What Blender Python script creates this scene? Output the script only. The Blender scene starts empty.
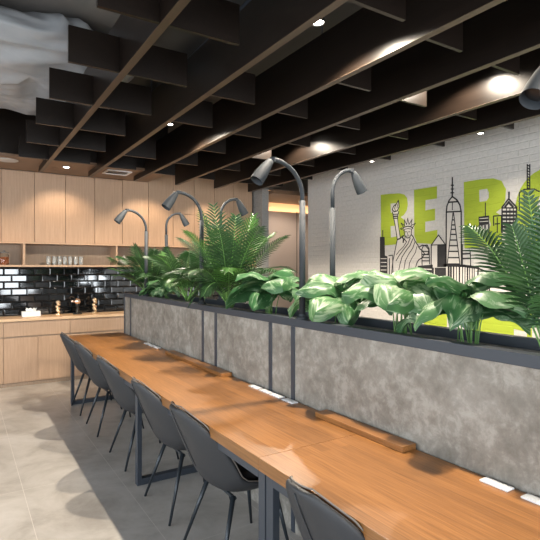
import bpy, math, random
from mathutils import noise as mnoise
from mathutils import Vector, Matrix
from mathutils.geometry import tessellate_polygon
random.seed(7)
col = bpy.context.scene.collection
R = math.radians
TH = R(32.2); F = 492.0; CZ = 1.5; CS, SN = math.cos(TH), math.sin(TH); HY = 268.0

def at(px, py, X=None, Y=None):
    """point of the place seen at a picture position, on the plane X=const or Y=const"""
    rho = (px-270)/F
    kx, ky = rho*CS+SN, CS-rho*SN
    d = X/kx if X is not None else Y/ky
    return Vector((kx*d, ky*d, CZ-(py-HY)*d/F))

# ------------------------------------------------------------------ materials
def new_mat(name):
    m = bpy.data.materials.new(name); m.use_nodes = True
    nt = m.node_tree; b = nt.nodes['Principled BSDF']
    return m, nt, b
def plain(name, c, rough=.5, metal=0, spec=.5, trans=0, coat=0, emis=None, estr=0, bump=0, bscale=200):
    m, nt, b = new_mat(name)
    b.inputs['Base Color'].default_value = (*c, 1); b.inputs['Roughness'].default_value = rough
    b.inputs['Metallic'].default_value = metal; b.inputs['Specular IOR Level'].default_value = spec
    b.inputs['Transmission Weight'].default_value = trans; b.inputs['Coat Weight'].default_value = coat
    if emis: b.inputs['Emission Color'].default_value = (*emis, 1); b.inputs['Emission Strength'].default_value = estr
    N = nt.nodes; L = nt.links
    tc = N.new('ShaderNodeTexCoord'); nz = N.new('ShaderNodeTexNoise'); nz.inputs['Scale'].default_value = bscale
    L.new(tc.outputs['Object'], nz.inputs['Vector'])
    if bump:
        bp = N.new('ShaderNodeBump'); bp.inputs['Strength'].default_value = bump; bp.inputs['Distance'].default_value = .002
        L.new(nz.outputs['Fac'], bp.inputs['Height']); L.new(bp.outputs['Normal'], b.inputs['Normal'])
    elif not trans:
        mr = N.new('ShaderNodeMapRange'); mr.inputs['To Min'].default_value = max(0, rough-.04); mr.inputs['To Max'].default_value = min(1, rough+.04)
        L.new(nz.outputs['Fac'], mr.inputs['Value']); L.new(mr.outputs['Result'], b.inputs['Roughness'])
    return m
def ramp(nt, src, stops):
    r = nt.nodes.new('ShaderNodeValToRGB'); e = r.color_ramp.elements
    while len(e) < len(stops): e.new(.5)
    for i, (p, c) in enumerate(stops): e[i].position = p; e[i].color = (*c, 1)
    nt.links.new(src, r.inputs['Fac']); return r.outputs['Color']
def coords(nt, scale=(1,1,1), loc=(0,0,0), rot=(0,0,0)):
    tc = nt.nodes.new('ShaderNodeTexCoord'); mp = nt.nodes.new('ShaderNodeMapping')
    mp.inputs['Scale'].default_value = scale; mp.inputs['Location'].default_value = loc; mp.inputs['Rotation'].default_value = rot
    nt.links.new(tc.outputs['Object'], mp.inputs['Vector']); return mp.outputs['Vector']
def noise(nt, vec, scale, detail=5, rough=.55, dist=0):
    n = nt.nodes.new('ShaderNodeTexNoise'); n.inputs['Scale'].default_value = scale; n.inputs['Detail'].default_value = detail
    n.inputs['Roughness'].default_value = rough; n.inputs['Distortion'].default_value = dist
    nt.links.new(vec, n.inputs['Vector']); return n.outputs['Fac']
def mixc(nt, a, b, fac, mode='MIX'):
    m = nt.nodes.new('ShaderNodeMix'); m.data_type = 'RGBA'; m.blend_type = mode
    for s, i in ((fac, 0), (a, 6), (b, 7)):
        if isinstance(s, (int, float)): m.inputs[i].default_value = s
        elif isinstance(s, tuple): m.inputs[i].default_value = (*s, 1)
        else: nt.links.new(s, m.inputs[i])
    return m.outputs[2]
def bump(nt, b, h, strength, dist=.003):
    bp = nt.nodes.new('ShaderNodeBump'); bp.inputs['Strength'].default_value = strength; bp.inputs['Distance'].default_value = dist
    nt.links.new(h, bp.inputs['Height']); nt.links.new(bp.outputs['Normal'], b.inputs['Normal'])

def oak(name, c1, c2, rough=.5, stretch=(14,14,.7)):
    m, nt, b = new_mat(name)
    f = noise(nt, coords(nt, stretch), 4, 6, .6)
    g = noise(nt, coords(nt, tuple(s*6 for s in stretch)), 4, 2)
    c = ramp(nt, f, [(.3, c1), (.7, c2)])
    c = mixc(nt, c, (.75*c1[0], .75*c1[1], .75*c1[2]), ramp(nt, g, [(.55, (0,0,0)), (.75, (.5,.5,.5))]))
    nt.links.new(c, b.inputs['Base Color']); b.inputs['Roughness'].default_value = rough
    if c1[0] < .02: b.inputs['Specular IOR Level'].default_value = .3
    return m
OAK = oak('oak_veneer', (.37,.235,.147), (.46,.305,.20))
OAK_IN = oak('oak_inside', (.27,.19,.13), (.35,.25,.17))
OAK_TOP = oak('oak_worktop', (.55,.36,.21), (.63,.44,.27), .4, (.7,14,14))
SOFFIT = oak('soffit_wood', (.15,.085,.05), (.20,.12,.07), .45, (.7,14,14))
WENGE = oak('dark_grid_wood', (.0065,.0042,.003), (.011,.007,.005), .33, (14,.8,14))
WENGE_LIT = oak('dark_grid_lit_underside', (.045,.029,.019), (.065,.043,.029), .4, (14,.8,14))  # lighter copy of the grid wood, light from below put into its colour

def make_table_wood():
    m, nt, b = new_mat('table_plank_wood')
    br = nt.nodes.new('ShaderNodeTexBrick')
    nt.links.new(coords(nt, (1,1,1), rot=(0,0,R(90))), br.inputs['Vector'])
    br.inputs['Scale'].default_value = 1; br.inputs['Brick Width'].default_value = 1.3; br.inputs['Row Height'].default_value = .05
    br.inputs['Mortar Size'].default_value = .0006; br.offset = .37
    br.inputs['Color1'].default_value = (.0,.0,.0,1); br.inputs['Color2'].default_value = (1,1,1,1); br.inputs['Mortar'].default_value = (.2,.2,.2,1)
    f = noise(nt, coords(nt, (40,1.3,40)), 3, 8, .62, .4)
    base = ramp(nt, f, [(.28, (.18,.074,.020)), (.5, (.275,.120,.036)), (.74, (.36,.167,.054))])
    tone = ramp(nt, br.outputs['Color'], [(0, (.78,.76,.74)), (1, (1.08,1.06,1.04))])
    c = mixc(nt, base, tone, 1.0, 'MULTIPLY')
    nt.links.new(c, b.inputs['Base Color']); b.inputs['Roughness'].default_value = .34
    bump(nt, b, f, .05)
    return m
TABLE = make_table_wood()

def make_concrete():
    m, nt, b = new_mat('mottled_concrete')
    v = coords(nt)
    n1 = noise(nt, v, 3.6, 9, .62, .15); n2 = noise(nt, v, 13, 9, .7, .2); n3 = noise(nt, v, 70, 4, .6)
    c = ramp(nt, n1, [(.36, (.16,.142,.115)), (.5, (.24,.218,.183)), (.64, (.33,.305,.265))])
    c = mixc(nt, c, ramp(nt, n2, [(.36, (.13,.117,.098)), (.5, (.24,.22,.19)), (.62, (.43,.405,.36))]), .5)
    nt.links.new(c, b.inputs['Base Color']); b.inputs['Roughness'].default_value = .6
    bump(nt, b, n3, .15)
    return m
CONC = make_concrete()

def make_floor():
    m, nt, b = new_mat('grey_beige_floor_tile')
    v = coords(nt)
    br = nt.nodes.new('ShaderNodeTexBrick')
    nt.links.new(coords(nt, loc=(-.36+.6*8,-3.7+1.2*6,0)), br.inputs['Vector'])
    br.offset = 0; br.inputs['Scale'].default_value = 1; br.inputs['Brick Width'].default_value = .6; br.inputs['Row Height'].default_value = 1.2
    br.inputs['Mortar Size'].default_value = .0022; br.inputs['Mortar Smooth'].default_value = .2
    br.inputs['Color1'].default_value = (1,1,1,1); br.inputs['Color2'].default_value = (.93,.93,.93,1)
    n1 = noise(nt, v, 2.4, 10, .68, .4)
    c = ramp(nt, n1, [(.34, (.30,.274,.243)), (.5, (.41,.38,.343)), (.66, (.49,.46,.425))])
    c = mixc(nt, c, br.outputs['Color'], 1.0, 'MULTIPLY')
    c = mixc(nt, c, (.53,.495,.45), br.outputs['Fac'])
    nt.links.new(c, b.inputs['Base Color']); b.inputs['Roughness'].default_value = .33
    return m
FLOOR = make_floor()

def make_brick(name='painted_brick', tint=(1,1,1)):
    m, nt, b = new_mat(name)
    br = nt.nodes.new('ShaderNodeTexBrick')
    tc = nt.nodes.new('ShaderNodeTexCoord'); sp = nt.nodes.new('ShaderNodeSeparateXYZ'); cb = nt.nodes.new('ShaderNodeCombineXYZ'); ad = nt.nodes.new('ShaderNodeMath')
    nt.links.new(tc.outputs['Object'], sp.inputs[0]); nt.links.new(sp.outputs['X'], ad.inputs[0]); nt.links.new(sp.outputs['Y'], ad.inputs[1])
    nt.links.new(ad.outputs[0], cb.inputs['X']); nt.links.new(sp.outputs['Z'], cb.inputs['Y'])
    nt.links.new(cb.outputs[0], br.inputs['Vector'])
    br.inputs['Scale'].default_value = 1; br.inputs['Brick Width'].default_value = .22; br.inputs['Row Height'].default_value = .068
    br.inputs['Mortar Size'].default_value = .008; br.inputs['Mortar Smooth'].default_value = .5
    n = noise(nt, coords(nt), 30, 6, .65)
    mx = nt.nodes.new('ShaderNodeMath'); mx.operation = 'MULTIPLY_ADD'
    nt.links.new(br.outputs['Fac'], mx.inputs[0]); mx.inputs[1].default_value = -.9; nt.links.new(n, mx.inputs[2])
    bump(nt, b, mx.outputs[0], .55, .006)
    c = ramp(nt, n, [(.3, tuple(.48*t for t in tint)), (.7, tuple(.58*t for t in tint))])
    nt.links.new(c, b.inputs['Base Color']); b.inputs['Roughness'].default_value = .75
    return m, nt, b
BRICK = make_brick('painted_brick', (1,.965,.92))[0]
BRICK_G = make_brick('grey_brick', (.55,.53,.50))[0]
def paint(name, c):
    m, nt, b = make_brick(name)
    for l in list(b.inputs['Base Color'].links): nt.links.remove(l)
    b.inputs['Base Color'].default_value = (*c, 1); return m
LIME = paint('lime_paint', (.34,.43,.03)); INK = paint('black_ink_paint', (.02,.02,.022)); PALE = paint('pale_mural_paint', (.60,.57,.53)); GREYP = paint('grey_mural_paint', (.2,.2,.2))

METAL = plain('slate_powder_metal', (.034,.041,.053), .45, .0, .5)
LAMPM = plain('lamp_grey_metal', (.020,.025,.031), .7, 0)
LEATH = plain('charcoal_leatherette', (.030,.031,.034), .55, 0, .45, bump=.25, bscale=350)
STITCH = plain('tan_stitching', (.14,.12,.105), .7)
LEGM = plain('black_chair_leg', (.022,.028,.034), .35, .2)
BLACKT = plain('black_glossy_tile', (.004,.005,.006), .07, 0, .6, coat=.3)
GROUT = plain('dark_grout', (.012,.012,.012), .8)
WHITE = plain('white_plastic', (.75,.75,.75), .35)
CREAM = plain('cream_wall_plaster', (.46,.38,.32), .8, bump=.1, bscale=60)
DARKC = plain('dark_ceiling_void', (.045,.042,.04), .9, bump=.1)
TILEC = plain('grey_ceiling_board', (.15,.14,.13), .9)
WALLP = plain('plaster_wall', (.55,.53,.50), .85, bump=.05)
SOIL = plain('dark_potting_soil', (.012,.010,.008), .95, bump=1, bscale=90)
LINER = plain('black_planter_liner', (.010,.011,.012), .5)
GOLD = plain('brassy_gold', (.88,.70,.50), .35, 1)
COPPER = plain('polished_copper', (.95,.72,.60), .22, 1)
BLACKM = plain('black_metal', (.012,.012,.013), .35)
GLASS = plain('clear_glass', (.95,.97,.97), .03, 0, .5, trans=1)
AMBER = plain('amber_grains', (.34,.10,.03), .6, bump=1, bscale=300)
PORC = plain('grey_porcelain', (.52,.50,.47), .3)
LENS = plain('glowing_lens', (1,1,1), .4, emis=(1,.93,.82), estr=28)
COVE = plain('cove_strip_glow', (1,.8,.5), .4, emis=(1,.62,.28), estr=9)
SHEET = None
def make_sheet():
    m, nt, b = new_mat('plastic_dust_sheet')
    n = noise(nt, coords(nt, (1,2.6,1)), 2.2, 4, .5, .5)
    c = ramp(nt, n, [(.3, (.29,.31,.33)), (.7, (.36,.37,.385))])
    nt.links.new(c, b.inputs['Base Color']); b.inputs['Roughness'].default_value = .35
    bump(nt, b, n, .3, .03); return m
SHEET = make_sheet()

def leafmat(name, dark, light, vari=None, amount=.5):
    m, nt, b = new_mat(name)
    v = coords(nt)
    c = ramp(nt, noise(nt, v, 9, 3), [(.3, dark), (.7, light)])
    if vari:
        uv = nt.nodes.new('ShaderNodeTexCoord'); mp = nt.nodes.new('ShaderNodeMapping'); mp.inputs['Scale'].default_value = (7,2.2,1)
        nt.links.new(uv.outputs['UV'], mp.inputs['Vector'])
        ad = nt.nodes.new('ShaderNodeVectorMath'); nt.links.new(mp.outputs['Vector'], ad.inputs[0])
        oi = nt.nodes.new('ShaderNodeObjectInfo'); sc = nt.nodes.new('ShaderNodeMath'); sc.operation = 'MULTIPLY'; sc.inputs[1].default_value = 20
        nt.links.new(oi.outputs['Random'], sc.inputs[0]); nt.links.new(sc.outputs[0], ad.inputs[1])
        n = noise(nt, ad.outputs[0], 1.1, 4, .6, 1.0)
        c = mixc(nt, c, vari, ramp(nt, n, [(amount, (0,0,0)), (amount+.12, (.85,.85,.85))]))
    nt.links.new(c, b.inputs['Base Color']); b.inputs['Roughness'].default_value = .42
    b.inputs['Specular IOR Level'].default_value = .45
    tr = nt.nodes.new('ShaderNodeBsdfTranslucent'); nt.links.new(c, tr.inputs['Color'])
    mx = nt.nodes.new('ShaderNodeMixShader'); mx.inputs[0].default_value = .22
    out = nt.nodes['Material Output']
    nt.links.new(b.outputs[0], mx.inputs[1]); nt.links.new(tr.outputs[0], mx.inputs[2]); nt.links.new(mx.outputs[0], out.inputs['Surface'])
    return m
PALM = leafmat('palm_leaf', (.011,.038,.013), (.028,.080,.022))
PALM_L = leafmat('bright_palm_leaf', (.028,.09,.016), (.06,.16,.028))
POTHOS = leafmat('variegated_leaf', (.020,.080,.026), (.050,.150,.050), (.27,.38,.23), .53)
POTHOS_P = leafmat('pale_variegated_leaf', (.040,.125,.040), (.085,.21,.075), (.34,.44,.29), .49)
STEMG = plain('green_stem', (.10,.22,.05), .5)
STEMD = plain('brown_green_stem', (.06,.07,.03), .6)

# ------------------------------------------------------------------ mesh helpers
OFF = {}
class MB:
    def __init__(s): s.v = []; s.f = []; s.mi = []; s.uv = None; s.cur = 0
    def add(s, vs, fs):
        o = len(s.v); s.v += [tuple(p) for p in vs]
        for f in fs: s.f.append(tuple(o+i for i in f)); s.mi.append(s.cur)
        return s
    def box(s, x0, x1, y0, y1, z0, z1):
        vs = [(x,y,z) for x in (x0,x1) for y in (y0,y1) for z in (z0,z1)]
        return s.add(vs, [(0,1,3,2),(4,6,7,5),(0,4,5,1),(2,3,7,6),(0,2,6,4),(1,5,7,3)])
    def tube(s, pts, rad, n=12, cap=True):
        pts = [Vector(p) for p in pts]; m = len(pts)
        if not isinstance(rad, (list, tuple)): rad = [rad]*m
        vs = []; up = None
        for i, p in enumerate(pts):
            t = (pts[min(i+1,m-1)]-pts[max(i-1,0)])
            if t.length < 1e-9: t = Vector((0,0,1))
            t.normalize()
            if up is None: up = Vector((0,1,0)) if abs(t.y) < .9 else Vector((1,0,0))
            a = (up - t*up.dot(t)).normalized(); b = t.cross(a); up = a
            for k in range(n):
                an = 2*math.pi*k/n; vs.append(p+(a*math.cos(an)+b*math.sin(an))*rad[i])
        fs = [(i*n+k, i*n+(k+1)%n, (i+1)*n+(k+1)%n, (i+1)*n+k) for i in range(m-1) for k in range(n)]
        if cap: fs += [tuple(range(n))[::-1], tuple((m-1)*n+k for k in range(n))]
        return s.add(vs, fs)
    def lathe(s, c, prof, n=24):
        """prof: list of (radius, z)"""
        return s.tube([(c[0],c[1],c[2]+z+i*1e-6) for i,(r,z) in enumerate(prof)], [max(r,1e-4) for r,z in prof], n) if False else s._lathe(c, prof, n)
    def _lathe(s, c, prof, n):
        vs = [(c[0]+r*math.cos(2*math.pi*k/n), c[1]+r*math.sin(2*math.pi*k/n), c[2]+z) for r,z in prof for k in range(n)]
        fs = [(i*n+k, i*n+(k+1)%n, (i+1)*n+(k+1)%n, (i+1)*n+k) for i in range(len(prof)-1) for k in range(n)]
        return s.add(vs, fs)
    def build(s, name, mats, parent=None, smooth=False, bev=0, sub=0):
        o3 = OFF.get(parent.name, Vector((0,0,0))) if parent else Vector((0,0,0))
        me = bpy.data.meshes.new(name)
        me.from_pydata([tuple(Vector(p)-o3) for p in s.v], [], s.f)
        if not isinstance(mats, (list, tuple)): mats = [mats]
        for m in mats: me.materials.append(m)
        for i, p in enumerate(me.polygons):
            p.material_index = s.mi[i]; p.use_smooth = smooth
        if s.uv:
            ul = me.uv_layers.new(name='UVMap')
            for l in me.loops: ul.data[l.index].uv = s.uv[l.vertex_index]
        me.update()
        o = bpy.data.objects.new(name, me); col.objects.link(o)
        if parent: o.parent = parent; OFF[o.name] = o3
        if bev:
            b = o.modifiers.new('bevel', 'BEVEL'); b.width = bev; b.segments = 2; b.limit_method = 'ANGLE'
        if sub:
            b = o.modifiers.new('sub', 'SUBSURF'); b.levels = sub; b.render_levels = sub
        return o
def tag(o, label, cat, group=None):
    o['label'] = label; o['category'] = cat
    if group: o['group'] = group
    return o
def thing(name, loc, label, cat, group=None):
    o = bpy.data.objects.new(name, None); col.objects.link(o); o.location = loc; o.empty_display_size = .1
    OFF[o.name] = Vector(loc); return tag(o, label, cat, group)
def struct(o): o['kind'] = 'structure'; return o
def box(*a): return MB().box(*a)
def copy_tree(o, loc, label):
    c = o.copy(); col.objects.link(c); c.location = loc; c['label'] = label
    def rec(a, b):
        for ch in list(a.children):
            d = ch.copy(); col.objects.link(d); d.parent = b; rec(ch, d)
    rec(o, c); return c

# ------------------------------------------------------------------ room shell
X0, X1, Y0, Y1, ZC = -3.6, 4.6, -3.2, 7.4, 3.45
struct(box(X0-.1, 7.2, Y0-.1, 8.3, -.1, 0).build('floor', FLOOR))
struct(box(X0-.1, 7.2, Y0-.1, 8.3, ZC, ZC+.1).build('ceiling', DARKC))
struct(box(X0, 1.35, Y0, 4.6, ZC-.05, ZC-.0005).build('ceiling_board', TILEC))
struct(box(X0-.1, 4.19, Y1, Y1+.1, 0, ZC).build('wall_back', WALLP))
struct(box(X1, X1+.12, Y0, 6.19, 0, ZC).build('wall_right', BRICK))
struct(box(4.19, 4.32, 6.9, 8.2, 0, ZC).build('wall_pier', BRICK_G))
mbw = MB(); mbw.box(4.32, 7.1, 8.0, 8.02, 0, 2.60)
struct(mbw.build('wall_corridor', CREAM))
mbw = MB(); mbw.box(5.66, 5.675, 7.993, 8.0, 0, 2.62); struct(mbw.build('trim_1', plain('panel_joint', (.12,.1,.08), .8)))
struct(box(4.32, 7.1, 6.75, 7.75, 2.72, 2.78).build('ceiling_corridor', SOFFIT))
struct(box(4.19, 7.1, 8.2, 8.3, 0, ZC).build('wall_corridor_upper', CREAM)); struct(box(4.32, 7.1, 7.751, 8.199, 2.95, 2.98).build('ceiling_cove', CREAM))
struct(box(7.1, 7.2, Y0, 8.3, 0, ZC).build('wall_far_right', CREAM))
# left wall with window openings, rear wall (behind the viewer) with window openings
def window_wall(name, axis, pos, a0, a1, wins, z0=.5, z1=2.6, mt=WALLP):
    m = MB(); c = a0
    def bx(p, q, za, zb):
        if axis == 'x': m.box(pos-.12, pos, p, q, za, zb)
        else: m.box(p, q, pos-.12, pos, za, zb)
    for (w0, w1) in wins:
        bx(c, w0, 0, ZC); bx(w0, w1, 0, z0); bx(w0, w1, z1, ZC); c = w1
    bx(c, a1, 0, ZC)
    struct(m.build(name, mt))
WL = [(-2.4,-.2), (.6,2.8), (3.6,5.8)]; WR = [(-3.3,-1.0), (.8,1.9), (3.2,4.1)]
window_wall('wall_left', 'x', X0, Y0, Y1, WL)
window_wall('wall_rear', 'y', Y0, X0, X1, WR, mt=plain('dark_rear_wall', (.05,.045,.04), .8))
n = 1
for axis, pos, ws in (('x', X0, WL), ('y', Y0, WR)):
    for (w0, w1) in ws:
        m = MB()
        for (p, q, za, zb) in ((w0, w0+.05, .5, 2.6), (w1-.05, w1, .5, 2.6), ((w0+w1)/2-.025, (w0+w1)/2+.025, .5, 2.6), (w0, w1, .5, .55), (w0, w1, 2.55, 2.6)):
            if axis == 'x': m.box(pos-.09, pos-.03, p, q, za, zb)
            else: m.box(p, q, pos-.09, pos-.03, za, zb)
        struct(m.build('window_%d' % n, METAL)); n += 1

# wood soffit over the coffee counter, its front board rises to the ceiling
m = MB(); m.box(-2.2, 2.35, 6.3, 7.148, 2.77, 2.80); m.cur = 1; m.box(-2.2, 2.35, 6.3, 6.33, 2.80, 3.44)  # front board in the dark grid wood, its shade put into the colour
struct(m.build('ceiling_soffit', [SOFFIT, WENGE]))

# ------------------------------------------------------------------ upper cabinets, open shelf, backsplash, base cabinets
UF = 7.15; UZ0 = 1.84
U = [(-.33,.443,'oak wall cabinet at the left picture edge, above the amber jar'),
     (.443,1.213,'oak wall cabinet above the row of glass tumblers'),
     (1.213,1.983,'oak wall cabinet directly left of the farthest gooseneck lamp head'),
     (1.983,2.753,'oak wall cabinet behind the two farthest gooseneck lamps'),
     (2.753,3.45,'oak wall cabinet with split doors right of the far lamps'),
     (3.45,4.15,'end oak wall cabinet with split doors beside the grey brick pier')]
for i, (a, b, lab) in enumerate(U):
    t = thing('wall_cabinet', ((a+b)/2, UF, UZ0), lab, 'cabinet', 'oak wall cabinets over the coffee counter')
    top = 2.765 if i < 3 else 3.1
    box(a+.001, b-.001, UF+.02, Y1-.003, UZ0, top).build('cabinet_body', OAK_IN, t)
    mid = (a+b)/2
    for (p, q) in ((a, mid), (mid, b)):
        zs = [(UZ0, 2.325), (2.33, top)] if i > 3 else [(UZ0, top)]
        for za, zb in zs:
            box(p+.003, q-.003, UF, UF+.0195, za+.002, zb).build('door', OAK, t, bev=.0015)
# open cubby shelf
SF = 7.06
t = thing('open_shelf_unit', (1.9, SF, 1.5), 'long open oak shelf of cubbies running under the wall cabinets', 'shelf')
box(-.9, 4.18, SF, Y1-.003, 1.815, 1.838).build('top_board', OAK, t)
box(-.9, 4.18, SF, Y1-.003, 1.515, 1.54).build('bottom_board', OAK, t)
for x in (-.33+.0, .70, 1.88, 3.05, 4.16): box(x-.012, x+.012, SF+.002, Y1-.02, 1.5405, 1.8145).build('divider', OAK, t)
box(-.9, 4.18, Y1-.018, Y1-.004, 1.5405, 1.8145).build('back_panel', OAK_IN, t)

# black bevelled subway tiles
m = MB(); TW, THh, G = .186, .0905, .0035; zt = .862; r = 0
while zt + .03 < 1.512:
    z1 = min(zt+THh, 1.514); x = -1.0 - (.5*TW if r % 2 else 0)
    while x < 4.1:
        a, b, c, d = x+G/2, min(x+TW, 4.18)-G/2, zt+G/2, z1-G/2; e = .011; yb, yf = Y1-.004, Y1-.013
        tx = random.uniform(-.0012, .0012); tz = random.uniform(-.0009, .0009)
        m.add([(a,yb,c),(b,yb,c),(b,yb,d),(a,yb,d),(a+e,yf+tx,c+e),(b-e,yf-tx,c+e),(b-e,yf-tx+tz,d-e),(a+e,yf+tx+tz,d-e)],
              [(0,1,5,4),(1,2,6,5),(2,3,7,6),(3,0,4,7),(4,5,6,7)])
        x += TW
    zt += THh; r += 1
m.cur = 1; m.box(-1.2, 4.18, Y1-.0038, Y1-.0005, .86, 1.515)
o = m.build('tile_backsplash', [BLACKT, GROUT]); tag(o, 'glossy black subway tiles on the wall behind the coffee counter', 'backsplash')

BF = 6.97
o = box(-1.0, 4.18, BF-.03, Y1-.014, .825, .86).build('countertop', OAK_TOP, bev=.004)
tag(o, 'long pale oak countertop in front of the black tiles', 'countertop')
B = [(-.32,.46,'oak base cabinet at the left picture edge below the counter'),
     (.46,1.24,'oak base cabinet below the white tissue box'),
     (1.24,2.02,'oak base cabinet just beyond the far end of the wooden table'),
     (2.02,4.15,'long oak base cabinet mostly hidden behind the far end of the planter')]
for a, b, lab in B:
    t = thing('base_cabinet', ((a+b)/2, BF, 0), lab, 'cabinet', 'oak base cabinets under the coffee counter')
    box(a+.001, b-.001, BF+.02, Y1-.005, .045, .823).build('cabinet_body', OAK_IN, t)
    box(a+.001, b-.001, BF+.012, BF+.05, 0, .044).build('plinth', OAK_IN, t)
    box(a+.002, b-.002, BF, BF+.019, .635, .818).build('drawer_front', OAK, t, bev=.0015)
    mid = (a+b)/2
    for (p, q) in ((a, mid), (mid, b)): box(p+.002, q-.002, BF, BF+.019, .05, .615).build('door', OAK, t, bev=.0015)

# ------------------------------------------------------------------ ceiling grid
BX = [.853, 1.45, 2.05, 2.65, 3.27, 3.86]; TB = .045
t = thing('ceiling_grid', (2.3, 2.5, 2.7), 'dark brown timber beam grid with staggered cross fins hanging under the ceiling', 'ceiling grid')
for x in BX:
    m = MB(); a, b = x-TB/2, x+TB/2
    if x < 2.35: prof = [(-2.9,2.703), (6.75,2.703), (6.75,2.766), (6.27,2.766), (6.27,3.05), (-2.9,3.05)]
    else: prof = [(-2.9,2.703), (6.75,2.703), (6.75,3.05), (-2.9,3.05)]
    k = len(prof)
    m.add([(a,y,z) for y,z in prof]+[(b,y,z) for y,z in prof], [tuple(range(k))[::-1], tuple(range(k,2*k))]+[(i,(i+1)%k,(i+1)%k+k,i+k) for i in range(k)])
    bm_ = m.build('beam', WENGE, t)
    box(a, b, -2.9, 6.75, 2.70, 2.7028).build('lit_underside', WENGE_LIT, bm_)  # thin strip that paints the light on the beam underside
ys = [1.62+.72*k for k in range(-5, 7)]
for i, x in enumerate(BX):
    for y in ys:
        yy = y + (.0, .06, .13, .15, .15, .15)[i]
        if i == 1 and abs(yy-2.4) < .1 or i == 1 and abs(yy-4.56) < .1: continue
        xl = x-.32 if i == 0 else x-.20
        if i == 0: box(xl, x-TB/2-.0005, yy-.011, yy+.011, 2.703, 2.918).build('cross_fin', WENGE, t)
        box(x+TB/2+.0005, x+(.42,.38,.31,.29,.27,.2)[i], yy-.011, yy+.011, 2.703, 2.918).build('cross_fin', WENGE, t)
# thin hanging rods
for (x, y) in ((.853,2.45), (1.45,4.3), (2.05,2.6), (2.65,2.45), (2.65,4.7), (3.27,2.5), (3.27,5.5), (3.86,3.2), (.853,5.0)):
    MB().tube([(x,y,3.0505), (x,y,ZC-.001)], .006, 8).build('hanger_rod', METAL, t)

# ------------------------------------------------------------------ wrapped air unit + ducts above grid
def sheet_unit():
    m = MB(); nu, nv = 160, 60; vs = []
    cx, cy, cz = .05, 4.78, 3.22; ax, ay, az = 1.25, .98, .19
    rnd = [random.uniform(0, 6.28) for _ in range(8)]
    for j in range(nv+1):
        ph = math.pi*j/nv
        for i in range(nu):
            th = 2*math.pi*i/nu
            def sp(v, e): return math.copysign(abs(v)**e, v)
            x = sp(math.cos(th), .55)*sp(math.sin(ph), .5); y = sp(math.sin(th), .55)*sp(math.sin(ph), .5); z = sp(math.cos(ph), .6)
            w = 1+.03*math.sin(7*th+rnd[0]+ph*2)+.02*math.sin(13*th+rnd[1])
            q = Vector((cx+ax*x*w, cy+ay*y*w, cz+az*z))
            g = mnoise.noise(Vector((q.x*1.6+q.y*.5, q.y*1.1, q.z*2)))
            f1 = 1-abs(mnoise.noise(Vector((q.x*2.4+g*2.2, q.y*1.1+g*1.6, q.z*3+5))))*2.2; f2 = 1-abs(mnoise.noise(Vector((q.x*5+g*3+9, q.y*2.6-g*2, q.z*5))))*2.2
            dirn = Vector((x*.5, y*.8, z*1.2)).normalized()
            vs.append(q + dirn*(.05*f1+.012*f2-.04))
    fs = [(j*nu+i, j*nu+(i+1)%nu, (j+1)*nu+(i+1)%nu, (j+1)*nu+i) for j in range(nv) for i in range(nu)]
    m.add(vs, fs)
    return m
o = sheet_unit().build('wrapped_air_unit', SHEET, smooth=True); tag(o, 'bulky ceiling unit wrapped in crumpled grey plastic sheeting above the grid', 'wrapped unit')
o = MB().tube([(1.75,2.9,3.3), (1.78,4.4,3.3), (1.8,6.2,3.28)], .09, 18).build('round_duct', METAL, smooth=True); tag(o, 'dark round duct pipe above the timber grid near the wrapped unit', 'duct')

# ------------------------------------------------------------------ downlights
LIGHTS = []
def spot(name, loc, power, size=100, blend=.5, rad=.03, colr=(1,.86,.68), aim=None):
    l = bpy.data.lights.new(name, 'SPOT'); l.energy = power; l.spot_size = R(size); l.spot_blend = blend; l.shadow_soft_size = rad; l.color = colr
    o = bpy.data.objects.new(name, l); o.location = loc; col.objects.link(o)
    if aim is not None: o.rotation_euler = (Vector(aim)-Vector(loc)).to_track_quat('-Z', 'Y').to_euler()
    return o
def downlight(x, y, z, top, lab, grp, power, size=110, aim=None, rad=.03, r=.04):
    t = thing('downlight', (x, y, z), lab, 'ceiling light', grp)
    MB()._lathe((x,y,z), [(r*.86,.002),(r*.86,0),(r,0),(r,.09),(.008,.095),(.008,top-z)], 24).build('housing', BLACKM, t, smooth=False)
    MB()._lathe((x,y,z), [(.0005,.004),(r*.84,.006),(r*.84,.02),(.0005,.021)], 24).build('lens', LENS, t)
    spot('downlight_beam', (x, y, z-.012), power, size, .3 if size > 140 else .9, rad, (1,.88,.72), aim if aim else (x, y, 0))
G1 = 'round downlights between the ceiling beams'
downlight(1.68, 2.17, 2.86, ZC, 'bright white round downlight in the grid, largest glare near the top of the picture', G1, 330, 156)
downlight(1.68, 4.46, 2.86, ZC, 'small bright downlight in the grid, above the middle of the table', G1, 310, 156)
downlight(1.68, -.15, 2.86, ZC, 'downlight above the near end of the table, outside the picture', G1, 170, 156)
downlight(2.98, 2.25, 2.97, ZC, 'downlight hidden behind a beam, glowing on the fourth gap near the mural', G1, 130, 150)
downlight(2.98, 4.46, 2.97, ZC, 'downlight hidden behind a beam above the front gooseneck lamp', G1, 130, 150)
G2 = 'small downlights in front of the mural wall'
downlight(4.10, 2.83, 2.75, ZC, 'small warm downlight in front of the mural wall, above the lime letter B', G2, 40, aim=(4.3,2.7,.3), r=.032)
downlight(4.10, 4.26, 2.75, ZC, 'small warm downlight in front of the mural wall, left of the lettering', G2, 40, aim=(4.3,4.2,.3), r=.032)
downlight(4.10, 1.40, 2.75, ZC, 'small warm downlight outside the picture to the right of the mural', G2, 40, aim=(4.3,1.4,.3), r=.032)
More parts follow.
